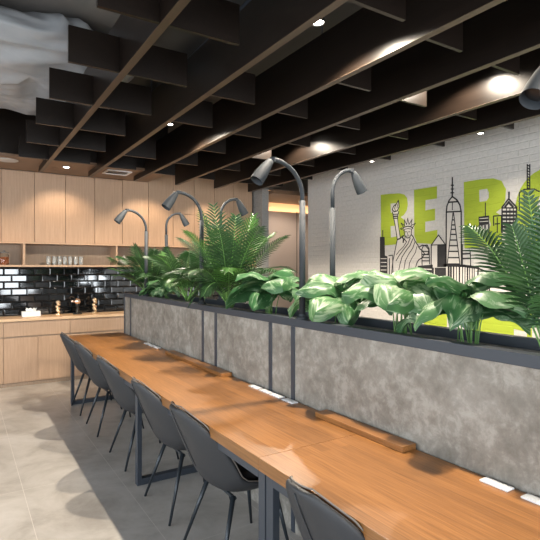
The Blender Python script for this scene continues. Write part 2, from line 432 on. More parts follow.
# in the soffit
t = thing('recessed_downlight', (1.13,6.6,2.765), 'small recessed downlight in the wood soffit over the counter', 'ceiling light')
MB()._lathe((1.13,6.6,2.765), [(.034,.0045),(.034,0),(.045,0),(.047,.0045)], 24).build('trim_ring', WHITE, t)
MB()._lathe((1.13,6.6,2.765), [(.0005,.001),(.033,.001),(.033,.0045)], 24).build('lens', LENS, t)
spot('soffit_beam', (1.13,6.6,2.755), 50, 100, .6, .04, (1,.78,.55), (1.13,7.1,1.6))
for x in (2.3, 3.3, -.1): spot('soffit_beam', (x,6.55,2.69), 42, 100, .6, .04, (1,.78,.55), (x,7.1,1.6))
o = MB()._lathe((.467,6.54,2.762), [(.0005,0),(.105,0),(.12,.003),(.12,.0075)], 32).build('ceiling_speaker', plain('grille_white', (.5,.47,.44), .6)); tag(o, 'round pale ceiling speaker in the wood soffit at the left edge', 'speaker')
t = thing('air_vent', (1.76,6.6,2.76), 'square white air vent in the wood soffit', 'vent')
m = MB()
for (a,b,c,d) in ((1.60,1.92,6.46,6.485),(1.60,1.92,6.715,6.74),(1.60,1.625,6.485,6.715),(1.895,1.92,6.485,6.715)): m.box(a,b,c,d,2.757,2.7695)
m.build('frame', WHITE, t)
m = MB()
for k in range(7):
    y = 6.50+.033*k; m.add([(1.626,y,2.76),(1.894,y,2.76),(1.894,y+.02,2.768),(1.626,y+.02,2.768)], [(0,1,2,3)])
m.build('louvre', WHITE, t)
o = MB()._lathe((1.15,4.9,2.93), [(.001,0),(.022,.002),(.026,.02),(.012,.05),(.007,.06),(.007,.52)], 16).build('sprinkler', WHITE); tag(o, 'small white sprinkler head hanging in the grid left of centre', 'sprinkler')
# cove strip in the corridor
o = box(4.33, 7.09, 8.08, 8.12, 2.50, 2.52).build('cove_light', COVE); tag(o, 'glowing warm cove light strip over the corridor wall', 'cove light')
l = bpy.data.lights.new('cove_glow', 'AREA'); l.shape = 'RECTANGLE'; l.size = 2.7; l.size_y = .12; l.energy = 22; l.color = (1,.60,.30)
lo = bpy.data.objects.new('cove_glow', l); lo.location = (5.7,8.10,2.53); lo.rotation_euler = (math.pi,0,0); col.objects.link(lo)
spot('corridor_beam', (5.2,7.0,2.68), 75, 120, .6, .1, (1,.84,.72), (5.2,7.9,1.2))

# ------------------------------------------------------------------ planter
PX, PB, PT = 1.605, 2.005, 1.213; PY0, PY1 = -1.2, 5.71
posts = [5.69, 5.455, 3.53, 3.30, 2.54, 2.30, .40, .16]; PW = .036
t = thing('planter_box', (1.8, 2.3, 0), 'long concrete panelled planter wall with slate metal frame behind the table', 'planter')
edges = sorted(set([PY0]+posts+[]))
ps = sorted(posts)
cuts = [PY0] + ps
for i in range(len(cuts)):
    a = cuts[i] + (PW/2 if i else 0)
    if i+1 < len(cuts):
        b = cuts[i+1]-PW/2
        box(PX, PX+.02, a, b, .0, PT-.045).build('concrete_panel', CONC, t)
for p in ps: box(PX-.006, PX+.03, p-PW/2+.0005, p+PW/2-.0005, 0, PT-.0455).build('post', METAL, t, bev=.002)
box(PX-.006, PX+.045, PY0, PY1, PT-.045, PT).build('front_rail', METAL, t, bev=.002)
box(PB-.045, PB, PY0, PY1, PT-.045, PT).build('rear_rail', METAL, t, bev=.002)
for (a, b) in ((PY0, PY0+.04), (PY1-.04, PY1)): box(PX+.0455, PB-.0455, a, b, PT-.045, PT).build('end_rail', METAL, t)
box(PB-.02, PB, PY0, PY1, 0, PT-.046).build('rear_panel', CONC, t)
box(PX+.031, PB-.021, PY1-.03, PY1-.01, 0, PT-.046).build('end_panel', CONC, t)
box(PX+.031, PX+.036, PY0+.01, PY1-.031, .9, PT-.046).build('liner', LINER, t)
o = box(PX+.037, PB-.0215, PY0+.02, PY1-.035, .95, 1.10).build('potting_soil', SOIL, t)

# ------------------------------------------------------------------ tables
def table(y0, y1, frames, lab):
    t = thing('long_table', (1.3, (y0+y1)/2, 0), lab, 'table', 'long wooden tables set end to end')
    TX0, TX1 = 1.0, 1.596
    box(TX0, TX1, y0, y1, .698, .75).build('tabletop', TABLE, t, bev=.002)
    for f in frames:
        l = []
        a, b = f-.025, f+.025
        box(1.03, 1.062, a, b, 0, .697).build('leg', METAL, t, bev=.002)
        box(1.535, 1.567, a, b, 0, .697).build('leg', METAL, t, bev=.002)
        box(1.0622, 1.5348, a, b, 0, .045).build('foot_bar', METAL, t, bev=.002)
        box(1.0622, 1.5348, a, b, .652, .697).build('cross_bar', METAL, t, bev=.002)
    fs = sorted(frames)
    for i in range(len(fs)-1):
        box(1.03, 1.062, fs[i]+.0255, fs[i+1]-.0255, .645, .697).build('side_rail', METAL, t)
        box(1.535, 1.567, fs[i]+.0255, fs[i+1]-.0255, .645, .697).build('side_rail', METAL, t)
table(1.672, 5.80, (1.70, 3.37, 5.74), 'long wooden table running from the counter end to the middle, with most chairs')
table(-1.1, 1.6715, (1.64, -1.06), 'wooden table nearest the viewer, at the bottom right corner')
def ledge(y0, y1, lab):
    o = box(1.515, 1.5955, y0, y1, .7505, .775).build('wooden_ledge', TABLE, bev=.002); tag(o, lab, 'wooden ledge', 'raised wooden ledges along the planter foot')
ledge(1.40, 1.98, 'raised wooden block along the back of the table, its end showing at right')
ledge(3.03, 4.12, 'raised wooden block along the planter beyond the middle sockets')
# socket plates
def sock(y, lab, grp):
    t = thing('socket_plate', (1.567, y, .7505), lab, 'socket', grp)
    box(1.545, 1.588, y-.052, y+.052, .7505, .757).build('cover', WHITE, t, bev=.0015)
    box(1.555, 1.578, y-.04, y+.04, .7572, .7585).build('flap', WHITE, t)
for k, y in enumerate((2.66, 2.53, 2.41, 2.28)):
    sock(y, ['farthest of the four white socket plates at the middle of the table back edge', 'second farthest of the four middle white socket plates', 'second nearest of the four middle white socket plates', 'nearest of the four middle white socket plates, below the planter post'][k], 'middle white socket plates')
for k, y in enumerate((4.76, 4.62, 4.48)):
    sock(y, ['farthest white socket plate at the far end of the table', 'middle one of three white socket plates at the far end of the table', 'nearest of three white socket plates at the far end of the table'][k], 'far white socket plates')
for k, y in enumerate((1.02, .87)):
    sock(y, ['white socket plate at lower right, on the near table', 'white socket plate cut by the right picture edge'][k], 'near white socket plates')

# ------------------------------------------------------------------ chairs (local, facing +x)
def chair_proto():
    t = thing('dining_chair', (0,0,0), 'x', 'chair', 'charcoal bucket chairs along the table')
    P = [(.215,.432,.175,.0,.03),(.17,.402,.205,.0,.045),(.09,.385,.225,.0,.06),(0,.375,.235,.0,.075),(-.09,.378,.24,.015,.09),(-.158,.40,.242,.05,.095),
         (-.206,.45,.240,.085,.07),(-.242,.53,.232,.10,.035),(-.278,.61,.218,.10,.015),(-.312,.69,.192,.09,.0),(-.338,.75,.158,.07,-.005),(-.357,.795,.112,.045,-.01),(-.364,.820,.055,.02,-.004)]
    m = MB(); n = 14; vs = []
    for (x, z, hw, cx, cz) in P:
        for k in range(n+1):
            s = -1+2*k/n; ss = math.sin(s*math.pi/2)*.35+s*.65
            vs.append((x+cx*abs(s)**2.2, hw*ss, z+cz*abs(s)**2.4))
    fs = [(i*(n+1)+k, i*(n+1)+k+1, (i+1)*(n+1)+k+1, (i+1)*(n+1)+k) for i in range(len(P)-1) for k in range(n)]
    m.add(vs, fs); sh = m.build('seat_shell', LEATH, t, smooth=True)
    so = sh.modifiers.new('solid', 'SOLIDIFY'); so.thickness = .026; so.offset = 0
    su = sh.modifiers.new('sub', 'SUBSURF'); su.levels = 2; su.render_levels = 2
    # stitched seam around the back edge
    ring = []
    for i in range(2, len(P)): ring.append(vs[i*(n+1)])
    ring += [vs[(len(P)-1)*(n+1)+k] for k in range(1, n)]
    for i in range(len(P)-1, 1, -1): ring.append(vs[i*(n+1)+n])
    ring = [(x-.001, y*1.0, z+.012 if z > .7 else z+.006) for x,y,z in ring]
    MB().tube(ring, .0032, 6).build('edge_seam', STITCH, sh, smooth=True)
    MB().tube([(-.374, 0, .80), (-.351,0,.74), (-.316,0,.66), (-.281,0,.58), (-.243,0,.50)], .0025, 6).build('back_seam', LEATH, sh, smooth=True)
    # cushion
    m = MB(); vs = []; N = 24
    for (zz, sc) in ((.405,.86),(.42,1.0),(.448,1.03),(.466,.97),(.474,.75),(.476,.35)):
        for k in range(N):
            a = 2*math.pi*k/N; c_, s_ = math.cos(a), math.sin(a)
            vs.append((.03+.165*sc*math.copysign(abs(c_)**.65, c_), .175*sc*math.copysign(abs(s_)**.65, s_), zz))
    m.add(vs, [(i*N+k, i*N+(k+1)%N, (i+1)*N+(k+1)%N, (i+1)*N+k) for i in range(5) for k in range(N)]+[tuple(range(5*N, 6*N)), tuple(range(N))[::-1]])
    m.build('seat_cushion', LEATH, t, smooth=True)
    m = MB(); m.tube([(.13,-.15,.372), (.13,.15,.372)], .009, 8); m.tube([(-.10,-.15,.36), (-.10,.15,.36)], .009, 8)
    m.tube([(.13,0,.372), (-.10,0,.36)], .009, 8)
    m.build('under_frame', LEGM, t)
    for (sx, sy) in ((1,1),(1,-1),(-1,1),(-1,-1)):
        top = (.13, .14*sy, .385) if sx > 0 else (-.105, .14*sy, .372)
        bot = (.20, .21*sy, .0) if sx > 0 else (-.22, .222*sy, .0)
        MB().tube([top, bot], [.0135, .0075], 14).build('leg', LEGM, t, smooth=True)
    return t
ch = chair_proto()
CY = [5.47, 4.73, 3.86, 2.955, 2.30, 1.25]
CL = ['farthest grey bucket chair, beside the table end by the counter', 'second farthest grey bucket chair along the table', 'third farthest grey bucket chair, just beyond the table centre leg frame',
      'grey bucket chair directly at the table centre leg frame, fourth from the far end', 'large grey bucket chair just beyond the paired table legs', 'nearest grey bucket chair with visible stitching, cut by the bottom edge']
ch.location = (1.25, CY[0], 0); ch['label'] = CL[0]
for y, lab in list(zip(CY, CL))[1:]: copy_tree(ch, (1.25, y, 0), lab)

# ------------------------------------------------------------------ gooseneck lamps
def lamp_proto(sgn):
    t = thing('gooseneck_lamp', (0,0,0), 'x', 'lamp', 'slate gooseneck lamps on the planter')
    MB()._lathe((0,0,0), [(.001,.0),(.034,.0),(.034,.012),(.022,.016),(.022,.03)], 20).build('base_plate', LAMPM, t)
    MB().tube([(0,0,.016), (0,0,.665)], .0175, 18).build('pole', LAMPM, t, smooth=True)
    top = .685; ra = .205 if sgn < 0 else .165; zb = (.872 if sgn < 0 else .915)-ra*.93; pts = [(0,0,.66), (0,0,zb)]
    for k in range(1, 15):
        a = math.pi/2*k/14*1.02
        pts.append((sgn*ra*.93*(1-math.cos(a)), 0, zb+ra*.93*math.sin(a)))
    MB().tube(pts, .0125, 14).build('gooseneck', LAMPM, t, smooth=True)
    e = Vector(pts[-1]); MB()._lathe((e.x, e.y, e.z-.014), [(.001,0),(.017,.002),(.017,.026),(.001,.028)], 16).build('joint', LAMPM, t)
    ax = Vector((sgn*(.60 if sgn < 0 else .5), 0, -.80)).normalized(); e = e + Vector((sgn*.012,0,-.004))
    hp = [(0,.012),(.004,.018),(.02,.022),(.06,.030),(.10,.035),(.135,.037),(.15,.037)]
    hd = MB().tube([e+ax*p for p,_ in hp], [r_ for _,r_ in hp], 24, cap=False)
    hd.tube([e+ax*.15, e+ax*.148, e+ax*.12], [.037,.034,.031], 24, cap=False)
    h = hd.build('lamp_head', LAMPM, t, smooth=True)
    MB().tube([e+ax*.119, e+ax*.123], [.030,.030], 20).build('lens', BLACKM, h)
    return t
LZ = 1.2135
fl = lamp_proto(-1)
front = [(4.98,'gooseneck lamp at the far planter end bending left, farthest'), (3.60,'gooseneck lamp bending left, in front of the tall palm near picture centre left'), (2.24,'largest whole gooseneck lamp bending left over the table'), (.755,'gooseneck lamp head hanging in at the top right edge')]
fl.location = (PX+.02, front[0][0], LZ); fl['label'] = front[0][1]
for y, lab in front[1:]: copy_tree(fl, (PX+.02, y, LZ), lab)
bl = lamp_proto(1)
back = [(5.36,'gooseneck lamp bending right near the far planter end'), (3.98,'gooseneck lamp bending right beside the pier, behind the tall palm'), (2.41,'gooseneck lamp bending right in front of the mural wall left end')]
bl.location = (PB-.022, back[0][0], LZ); bl['label'] = back[0][1]
for y, lab in back[1:]: copy_tree(bl, (PB-.022, y, LZ), lab)

# ------------------------------------------------------------------ plants
def bez(a, b, c, t): return a*(1-t)**2 + b*2*t*(1-t) + c*t*t
def frond(base, tip, rise, ll, n=22, seedv=0, wid=.0068, droop=.35, ups=None):
    """feather leaf: rachis from base to tip; returns (rachis MB, blade MB)"""
    rr = random.Random(seedv)
    base, tip = Vector(base), Vector(tip)
    ctrl = (base+tip)/2 + Vector((0,0,rise))
    ctrl = base.lerp(ctrl, .95)
    pts = [bez(base, ctrl, tip, i/14) for i in range(15)]
    ra = MB().tube(pts, [.0045*(1-.7*i/14) for i in range(15)], 6)
    bl = MB(); L = (tip-base).length
    hor = Vector((tip.x-base.x, tip.y-base.y, 0)); 
    if hor.length < 1e-3: hor = Vector((1,0,0))
    side0 = hor.normalized().cross(Vector((0,0,1)))
    if ups is not None: side0 = Vector(ups).normalized()
    for i in range(n):
        t = .22 + .78*(i+.5)/n
        p = bez(base, ctrl, tip, t); tg = (bez(base, ctrl, tip, min(1, t+.02))-bez(base, ctrl, tip, t-.02)).normalized()
        sd = (side0 - tg*side0.dot(tg)).normalized(); nm = tg.cross(sd)
        prof = math.sin(math.pi*(.12+.88*t)**1.15)**.6 if t < .97 else .35
        le = ll*max(.3, prof)*rr.uniform(.88, 1.08)
        for s in (-1, 1):
            sweep = .62+.6*t
            d = (sd*s + tg*sweep + nm*.12*(1 if nm.z > 0 else -1)).normalized()
            q = p.copy(); rows = []
            for k in range(5):
                w = wid*(.5, 1, .95, .65, .06)[k]
                wv = (tg - d*tg.dot(d)).normalized()*w
                nv = d.cross(wv).normalized()*w*.35
                rows += [q-wv, q+nv*(1 if nv.z < 0 else -1), q+wv]
                d = (d + Vector((0,0,-droop*.25))*(1+k*.3)).normalized()
                q = q + d*le/4
            fs = []
            for k in range(4):
                a = k*3; fs += [(a,a+1,a+4,a+3), (a+1,a+2,a+5,a+4)]
            bl.add(rows, fs)
    return ra, bl
def palm(y, x, lab, fronds, mat_fn, ll, seed, NL=17, side=None):
    rr = random.Random(seed)
    t = thing('potted_palm', (x, y, 1.1), lab, 'plant', 'palms in the planter')
    MB().tube([(x, y, 1.10), (x+.005, y, 1.2)], [.022,.014], 10).build('stem', STEMD, t, smooth=True)
    for i, (tip, rise) in enumerate(fronds):
        b = Vector((x+rr.uniform(-.012,.012), y+rr.uniform(-.012,.012), 1.17))
        ra, bl = frond(b, tip, rise, ll*rr.uniform(.85,1.1), n=NL, seedv=seed*100+i, droop=rr.uniform(.2,.5), ups=side)
        o = ra.build('rachis', STEMG, t, smooth=True)
        bl.build('frond', mat_fn(i), o, smooth=False)
    return t
def radial_fronds(x, y, n, seed, reach, zt, xlim=(1.38, 2.3)):
    rr = random.Random(seed); out = []
    for i in range(n):
        a = 2*math.pi*(i+rr.uniform(-.25,.25))/n; e = i % 3
        r_ = reach*(.5, .9, 1.15)[e]*rr.uniform(.85,1.1); z = 1.15 + (zt-1.15)*(1.0, .84, .42)[e]*rr.uniform(.88,1.05)
        tx = x+r_*math.cos(a)*.75; ty = y+r_*math.sin(a)
        out.append((Vector((max(xlim[0], min(xlim[1], tx)), ty, z)), .10+.10*e))
    return out
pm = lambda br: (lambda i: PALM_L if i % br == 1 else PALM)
palm(5.36, 1.80, 'dark feathery palm at the far end of the planter, by the tiles', radial_fronds(1.80,5.36,17,3,.50,1.74)+[(Vector((1.42,5.62,1.50)),.14),(Vector((1.38,5.3,1.42)),.16),(Vector((1.45,5.75,1.62)),.12)], lambda i: PALM, .17, 3, 20)
palm(4.35, 1.82, 'palm with glossy pale-lit fronds left of the tallest palm', radial_fronds(1.82,4.35,18,8,.60,1.68), pm(5), .19, 8, 21)
palm(3.45, 1.80, 'tallest bushy palm with bright green middle fronds in the planter', radial_fronds(1.80,3.45,26,12,.58,1.93)+[(Vector((1.50,3.55,1.22)),.34),(Vector((1.48,3.25,1.30)),.32),(Vector((1.45,3.8,1.38)),.30)], pm(4), .185, 12, 21)
# near palm at right with large fronds
fr = [(at(468,226,X=1.86), .16), (at(512,226,X=1.70), .05), (at(528,193,X=1.84), .06), (at(550,205,X=1.62), .08), (at(585,235,X=1.6), .15), (at(492,246,X=1.97), .12),
      (at(575,200,X=1.9), .1), (at(560,290,X=1.5), .2)]
palm(.97, 1.80, 'dark large-fronded palm at the right edge in front of the mural', fr, lambda i: PALM, .125, 21, 23, (CS,-SN,.1))

def broad(base, tip, width, seedv, curl=.04, roll=0):
    rr = random.Random(seedv); base, tip = Vector(base), Vector(tip)
    ax = (tip-base); L = ax.length; ax.normalize()
    sd = ax.cross(Vector((0,0,1)))
    if sd.length < .05: sd = Vector((0,1,0))
    sd.normalize(); sd = Matrix.Rotation(roll, 3, ax) @ sd; nm = sd.cross(ax)
    if nm.z < 0: nm = -nm
    nu, nv = 14, 10; vs = []; uv = []; ph = rr.uniform(0, 6)
    for i in range(nu+1):
        t = i/nu
        w = width*(math.sin(math.pi*min(1, t**.72*.98+.02))**.75)*(1 if t < 1 else 0)+.001
        back = -.16*L*(1-t)**3
        for k in range(nv+1):
            s = -1+2*k/nv
            lobe = back*abs(s)**1.2*2.0
            p = base + ax*(L*t+lobe) + sd*(w*s) + nm*(math.sin(t*math.pi)*L*.10 - curl*t*t*1.6 + .16*width*abs(s)**1.3 - .55*width*abs(s)**3 + .014*math.sin(t*11+ph+3*s)*abs(s))
            vs.append(p); uv.append((k/nv, t))
    m = MB(); m.add(vs, [(i*(nv+1)+k, i*(nv+1)+k+1, (i+1)*(nv+1)+k+1, (i+1)*(nv+1)+k) for i in range(nu) for k in range(nv)])
    m.uv = uv
    return m
def leafy(x, y, lab, leaves, mats, seed):
    """leaves: (leaf base, tip, half width)"""
    t = thing('variegated_plant', (x, y, 1.1), lab, 'plant', 'large leaved variegated plants in the planter')
    rr = random.Random(seed)
    MB().tube([(x,y,1.10),(x,y+.003,1.15)], [.02,.012], 10).build('stem', STEMG, t, smooth=True)
    for i, (b, tp, w) in enumerate(leaves):
        b, tp = Vector(b), Vector(tp)
        r0 = Vector((x+rr.uniform(-.035,.035), y+rr.uniform(-.05,.05), 1.10)); c = Vector(((r0.x*2+b.x)/3, (r0.y*2+b.y)/3, b.z-.02))
        pts = [bez(r0, c, b, k/8) for k in range(9)]
        s = MB().tube(pts, [.0034-.0002*k for k in range(9)], 6).build('petiole', STEMG, t, smooth=True)
        broad(b, tp, w, seed*50+i, rr.uniform(.02,.06), rr.uniform(-.5,.5)).build('leaf', mats[i % len(mats)], s, smooth=True)
def ring_leaves(x, y, n, seed, L=.25, zc=1.36, spread=.1, w=.085):
    rr = random.Random(seed); out = []
    for i in range(n):
        a = 2*math.pi*(i+rr.uniform(-.35,.35))/n; inner = i % 3 == 0
        r0 = spread*(.4 if inner else 1)*rr.uniform(.7,1.2); z0 = zc + (.06 if inner else .0)+rr.uniform(-.04,.03)
        b = Vector((x+r0*math.cos(a)*.8, y+r0*math.sin(a), z0)); l = L*rr.uniform(.75,1.1)
        el = (.30 if inner else -.10)+rr.uniform(-.2,.2)
        d = Vector((math.cos(a)*.8, math.sin(a), el)).normalized()
        out.append((b, b+d*l, w*l/L*rr.uniform(1.0,1.3)))
    return out
leafy(1.80, 2.86, 'green leafy plant just right of the tallest palm', ring_leaves(1.80,2.86,12,31,.24,1.37,.11,.085), [POTHOS], 31)
leafy(1.84, 2.13, 'leafy plant beside the foot of the largest gooseneck lamp', ring_leaves(1.82,2.13,12,33,.25,1.36,.11,.09), [POTHOS, POTHOS_P], 33)
leafy(1.80, 1.66, 'pale cream-variegated plant left of centre of the mural', ring_leaves(1.80,1.66,12,35,.24,1.375,.10,.09), [POTHOS_P], 35)
leafy(1.82, 1.32, 'broad-leaved green plant between the pale plant and the right palm', ring_leaves(1.82,1.32,12,38,.24,1.36,.10,.09), [POTHOS, POTHOS, POTHOS_P], 38)
leafy(1.80, 4.86, 'small light green leafy plant between the two far palms', ring_leaves(1.74,4.86,11,41,.16,1.30,.07,.055), [POTHOS_P, POTHOS], 41)

# ------------------------------------------------------------------ counter things
def cp(u, Yp): # X position on a plane Y=const for picture column u
    return at(u, 300, Y=Yp).x
YC = 7.18
x = cp(31, YC)
t = thing('tissue_box', (x, YC, .861), 'white tissue box with a tissue sticking out on the countertop', 'tissue box')
box(x-.11, x+.11, YC-.055, YC+.055, .861, .93).build('box', WHITE, t, bev=.004)
m = MB(); vs = []
for k in range(9): vs += [(x-.06+.015*k, YC+.012*math.sin(k*1.9), .931), (x-.065+.0165*k, YC+.02*math.sin(k*2.3), .955+.022*abs(math.sin(k*1.3)))]
m.add(vs, [(2*k,2*k+2,2*k+3,2*k+1) for k in range(8)]); o = m.build('tissue', WHITE, t); sm = o.modifiers.new('s','SOLIDIFY'); sm.thickness = .002
def figurine(u, lab, s=1.0):
    x = cp(u, YC+.04); y = YC+.04
    t = thing('brass_figurine', (x, y, .861), lab, 'figurine', 'brass ornaments on the countertop')
    MB()._lathe((x,y,.861), [(.001,0),(.045*s,0),(.045*s,.014),(.03*s,.02),(.012,.032)], 24).build('foot', GOLD, t, smooth=True)
    m = MB(); n_ = 22
    m.tube([(x+.018*s*math.sin(k*.75), y+.012*math.cos(k*.75), .89+.125*s*k/n_) for k in range(n_+1)], [.009+.009*abs(math.sin(k*.55)) for k in range(n_+1)], 10)
    m.build('twisted_body', GOLD, t, smooth=True)
    m = MB(); m._lathe((x,y,.861+.145*s), [(.001,0),(.026*s,.012),(.032*s,.03),(.020*s,.045),(.006,.055),(.001,.056)], 20); m.build('crown', GOLD, t, smooth=True)
figurine(58, 'twisted brass ornament on the counter, left of the copper globe')
figurine(94.5, 'twisted brass ornament on the counter, right of the copper globe', 1.12)
x = cp(77.5, YC); y = YC
t = thing('globe_stand', (x, y, .861), 'shiny copper globe on a black stand between two brass ornaments', 'ornament')
MB()._lathe((x,y,.861), [(.001,0),(.06,0),(.06,.012),(.018,.02),(.012,.10),(.03,.12),(.03,.135),(.001,.137)], 24).build('stand', BLACKM, t, smooth=True)
MB()._lathe((x,y,.861+.135), [(.045*math.sin(math.pi*k/14)+.0003, .045-.045*math.cos(math.pi*k/14)) for k in range(15)], 28).build('globe', COPPER, t, smooth=True)
MB().tube([(x-.045,y,1.042), (x-.085,y,1.045)], [.02,.012], 16).build('side_cap', COPPER, t, smooth=True)
# jar, tumblers, tea pot on shelf
SY = 7.17; SZ = 1.5405
x = at(4, 258, Y=SY).x
t = thing('glass_jar', (x, SY, SZ), 'lidded glass jar of amber grains on the open shelf at the left edge', 'jar')
MB()._lathe((x,SY,SZ), [(.001,.0),(.052,.0),(.056,.01),(.056,.125),(.045,.14),(.045,.15)], 28).build('glass_body', GLASS, t, smooth=True)
MB()._lathe((x,SY,SZ), [(.001,.004),(.050,.004),(.0515,.01),(.0515,.095),(.001,.098)], 28).build('grains', AMBER, t, smooth=True)
MB()._lathe((x,SY,SZ+.151), [(.001,.0),(.055,.0),(.056,.008),(.03,.018),(.012,.022),(.018,.03),(.001,.038)], 28).build('lid', plain('smoky_lid', (.16,.15,.14), .2), t, smooth=True)
FROST = plain('frosted_glass', (.85,.88,.88), .25, 0, .5, trans=.75)
def tumbler(x):
    m = MB(); m._lathe((x,SY,SZ), [(.001,.0),(.024,.0),(.026,.004),(.030,.118),(.0285,.118),(.0245,.010),(.001,.008)], 20)
    o = m.build('glass_tumbler', FROST, smooth=True); return o
us = [48.5, 54.5, 59.7, 65, 70.2, 75.7, 81]
w = ['first', 'second', 'third', 'middle', 'fifth', 'sixth', 'last']
for k, u in enumerate(us):
    tag(tumbler(at(u, 260, Y=SY).x), '%s glass tumbler counted from the left in the row on the open shelf' % w[k], 'glass', 'glass tumblers in a row on the open shelf')
x = at(124, 260, Y=SY).x
t = thing('tea_pot', (x, SY, SZ), 'pale grey porcelain teapot on the open shelf behind the far palm', 'teapot')
MB()._lathe((x,SY,SZ), [(.001,0),(.045,0),(.07,.03),(.075,.06),(.06,.095),(.03,.11),(.03,.113),(.001,.114)], 28).build('body', PORC, t, smooth=True)
MB()._lathe((x,SY,SZ+.114), [(.001,0),(.032,.0),(.028,.008),(.008,.014),(.011,.024),(.001,.03)], 20).build('lid', PORC, t, smooth=True)
MB().tube([(x-.068,SY,SZ+.045),(x-.10,SY,SZ+.06),(x-.12,SY,SZ+.10)], [.014,.010,.007], 12).build('spout', PORC, t, smooth=True)
MB().tube([(x+.068+.035*math.sin(math.pi*k/10), SY, SZ+.03+.06*k/10) for k in range(11)], .006, 10).build('handle', PORC, t, smooth=True)

# ------------------------------------------------------------------ mural on the right wall
MX = X1
def fC(x, y): return (370+x/3.176, 150+y/3.176)
def fD(x, y): return (380+x/6.75, 180+y/6.75)
def fE(x, y): return (460+x/6.75, 130+y/6.75)
def wall(p, h): q = at(p[0], p[1], X=MX); return Vector((MX-h, q.y, q.z))
def poly(m, outer, holes=(), fr=fC, h=.0010):
    loops = [[wall(fr(*p), h) for p in L] for L in [outer]+list(holes)]
    flat = [v for L in loops for v in L]
    tr = tessellate_polygon([[Vector((0, v.y, v.z)) for v in L] for L in loops])
    m.add(flat, [tuple(t_) for t_ in tr])
def stroke(m, pts, w=2.2, fr=fC, h=.0030, closed=False):
    ps = [wall(fr(*p), h) for p in pts]; ww = w*.0056
    if closed: ps.append(ps[0])
    for i in range(len(ps)-1):
        a, b = ps[i], ps[i+1]; d = b-a
        if d.length < 1e-5: continue
        d.normalize(); nrm = Vector((0, -d.z, d.y))*ww/2; e = d*ww*.35
        m.add([a-e-nrm, a-e+nrm, b+e+nrm, b+e-nrm], [(0,1,2,3)])
def letter(outer, holes, fr, mural, name='letter'):
    m = MB(); poly(m, outer, holes, fr); o = m.build(name, LIME, mural); return o
mural = thing('wall_mural', (MX-.001, 2.6, 1.2), 'mural of lime letters, black city skyline and crowned torch statue on pale brick wall', 'mural')
letter([(5,100),(60,94),(130,90),(165,98),(184,122),(188,165),(182,205),(160,238),(140,250),(165,270),(178,310),(178,370),(162,415),(130,432),(60,440),(8,443)],
       [[(72,160),(108,155),(112,215),(74,222)], [(72,312),(108,308),(112,380),(74,388)]], fD, mural)
letter([(230,66),(385,42),(385,125),(308,136),(306,205),(372,192),(372,272),(306,282),(306,352),(388,336),(386,400),(348,432),(232,424)], [], fD, mural)
letter([(298,102),(350,93),(392,90),(418,98),(432,125),(430,160),(418,185),(400,198),(425,212),(440,245),(436,285),(410,305),(300,312)],
       [[(347,127),(372,123),(378,135),(377,152),(370,162),(348,165)], [(348,214),(376,210),(384,235),(378,258),(349,264)]], fC, mural)
O_out = []; O_in = []
for k in range(36):
    a = 2*math.pi*k/36
    O_out.append((553+38*math.cos(a), 212+45*math.sin(a))); O_in.append((553+16*math.cos(a), 210+24*math.sin(a)))
ident = lambda x, y: (x, y)
letter(O_out, [O_in], ident, mural)
letter([(424,308),(447,311),(447,333),(424,329)], [], ident, mural)
letter([(468,306),(532,312),(532,348),(468,338)], [[(514,329),(527,332),(527,340),(514,337)]], ident, mural)

# pale fills that cover the lime behind the drawing
m = MB()
poly(m, [(243,195),(247,170),(262,150),(280,162),(290,195),(292,366),(241,366)], h=.0018)
poly(m, [(125,135),(132,165),(130,185),(122,215),(128,235),(120,262),(122,300),(135,392),(150,378),(168,385),(172,350),(152,318),(170,318),(165,275),(178,305),(188,262),(196,305),(216,266),(210,310),(238,295),(220,330),(222,375),(235,385),(255,440),(330,470),(300,540),(95,540),(100,470),(118,400),(95,262),(85,225),(85,190),(110,165)], fr=fD, h=.0018)
poly(m, [(420,182),(441,157),(466,182),(466,300),(420,300)], h=.0018)
poly(m, [(193,302),(218,271),(241,300),(241,372),(193,372)], h=.0018)
poly(m, [(243,368),(300,372),(345,375),(384,392),(384,470),(243,470)], h=.0018)
m.build('pale_fill', PALE, mural)

m = MB()  # statue
S = lambda pts, w=2.0, closed=False, fr=fD: stroke(m, pts, w, fr, closed=closed)
S([(125,137),(112,162),(92,178),(84,200),(96,214),(118,208),(130,182),(128,158),(125,137)], 2.6)
S([(108,170),(100,190),(104,205)], 2); S([(120,165),(116,190)], 2)
S([(84,215),(90,235),(92,258),(120,258),(122,234),(128,214)], 2.4); S([(88,232),(124,230)], 2); S([(92,246),(120,244)], 3)
S([(95,262),(102,300),(110,350),(118,402)], 2.4); S([(120,262),(124,300),(132,350),(138,392)], 2.0)
S([(118,402),(135,396),(150,382),(160,376)], 3.2)
for a, b, c in (((150,335),(138,330),(152,322)), ((158,318),(143,290),(168,308)), ((168,308),(165,268),(182,302)), ((182,302),(188,258),(197,302)), ((197,302),(218,264),(210,308)), ((210,308),(240,292),(220,322))):
    S([a, b, c], 1.8)
S([(155,330),(165,318),(190,312),(212,316),(222,328)], 2.4); S([(158,340),(170,332),(192,328),(214,332)], 1.6)
S([(165,335),(164,355),(170,376),(184,392),(200,388),(212,368),(214,335)], 2.2)
S([(172,350),(182,350)], 1.6); S([(194,350),(204,350)], 1.6); S([(188,350),(186,366),(192,368)], 1.4); S([(180,378),(198,377)], 1.6)
S([(214,370),(226,385),(236,410),(256,440),(270,465)], 2.4); S([(170,385),(168,402),(180,418)], 2.4); S([(150,382),(160,400),(158,420)], 4)
S([(118,402),(112,430),(104,470),(96,510),(88,545)], 2.4)
S([(205,392),(190,430),(160,470),(130,510),(110,545)], 2.2); S([(222,398),(205,440),(175,480),(150,520),(138,560)], 2.2); S([(236,420),(222,460),(195,500),(172,545)], 2.0)
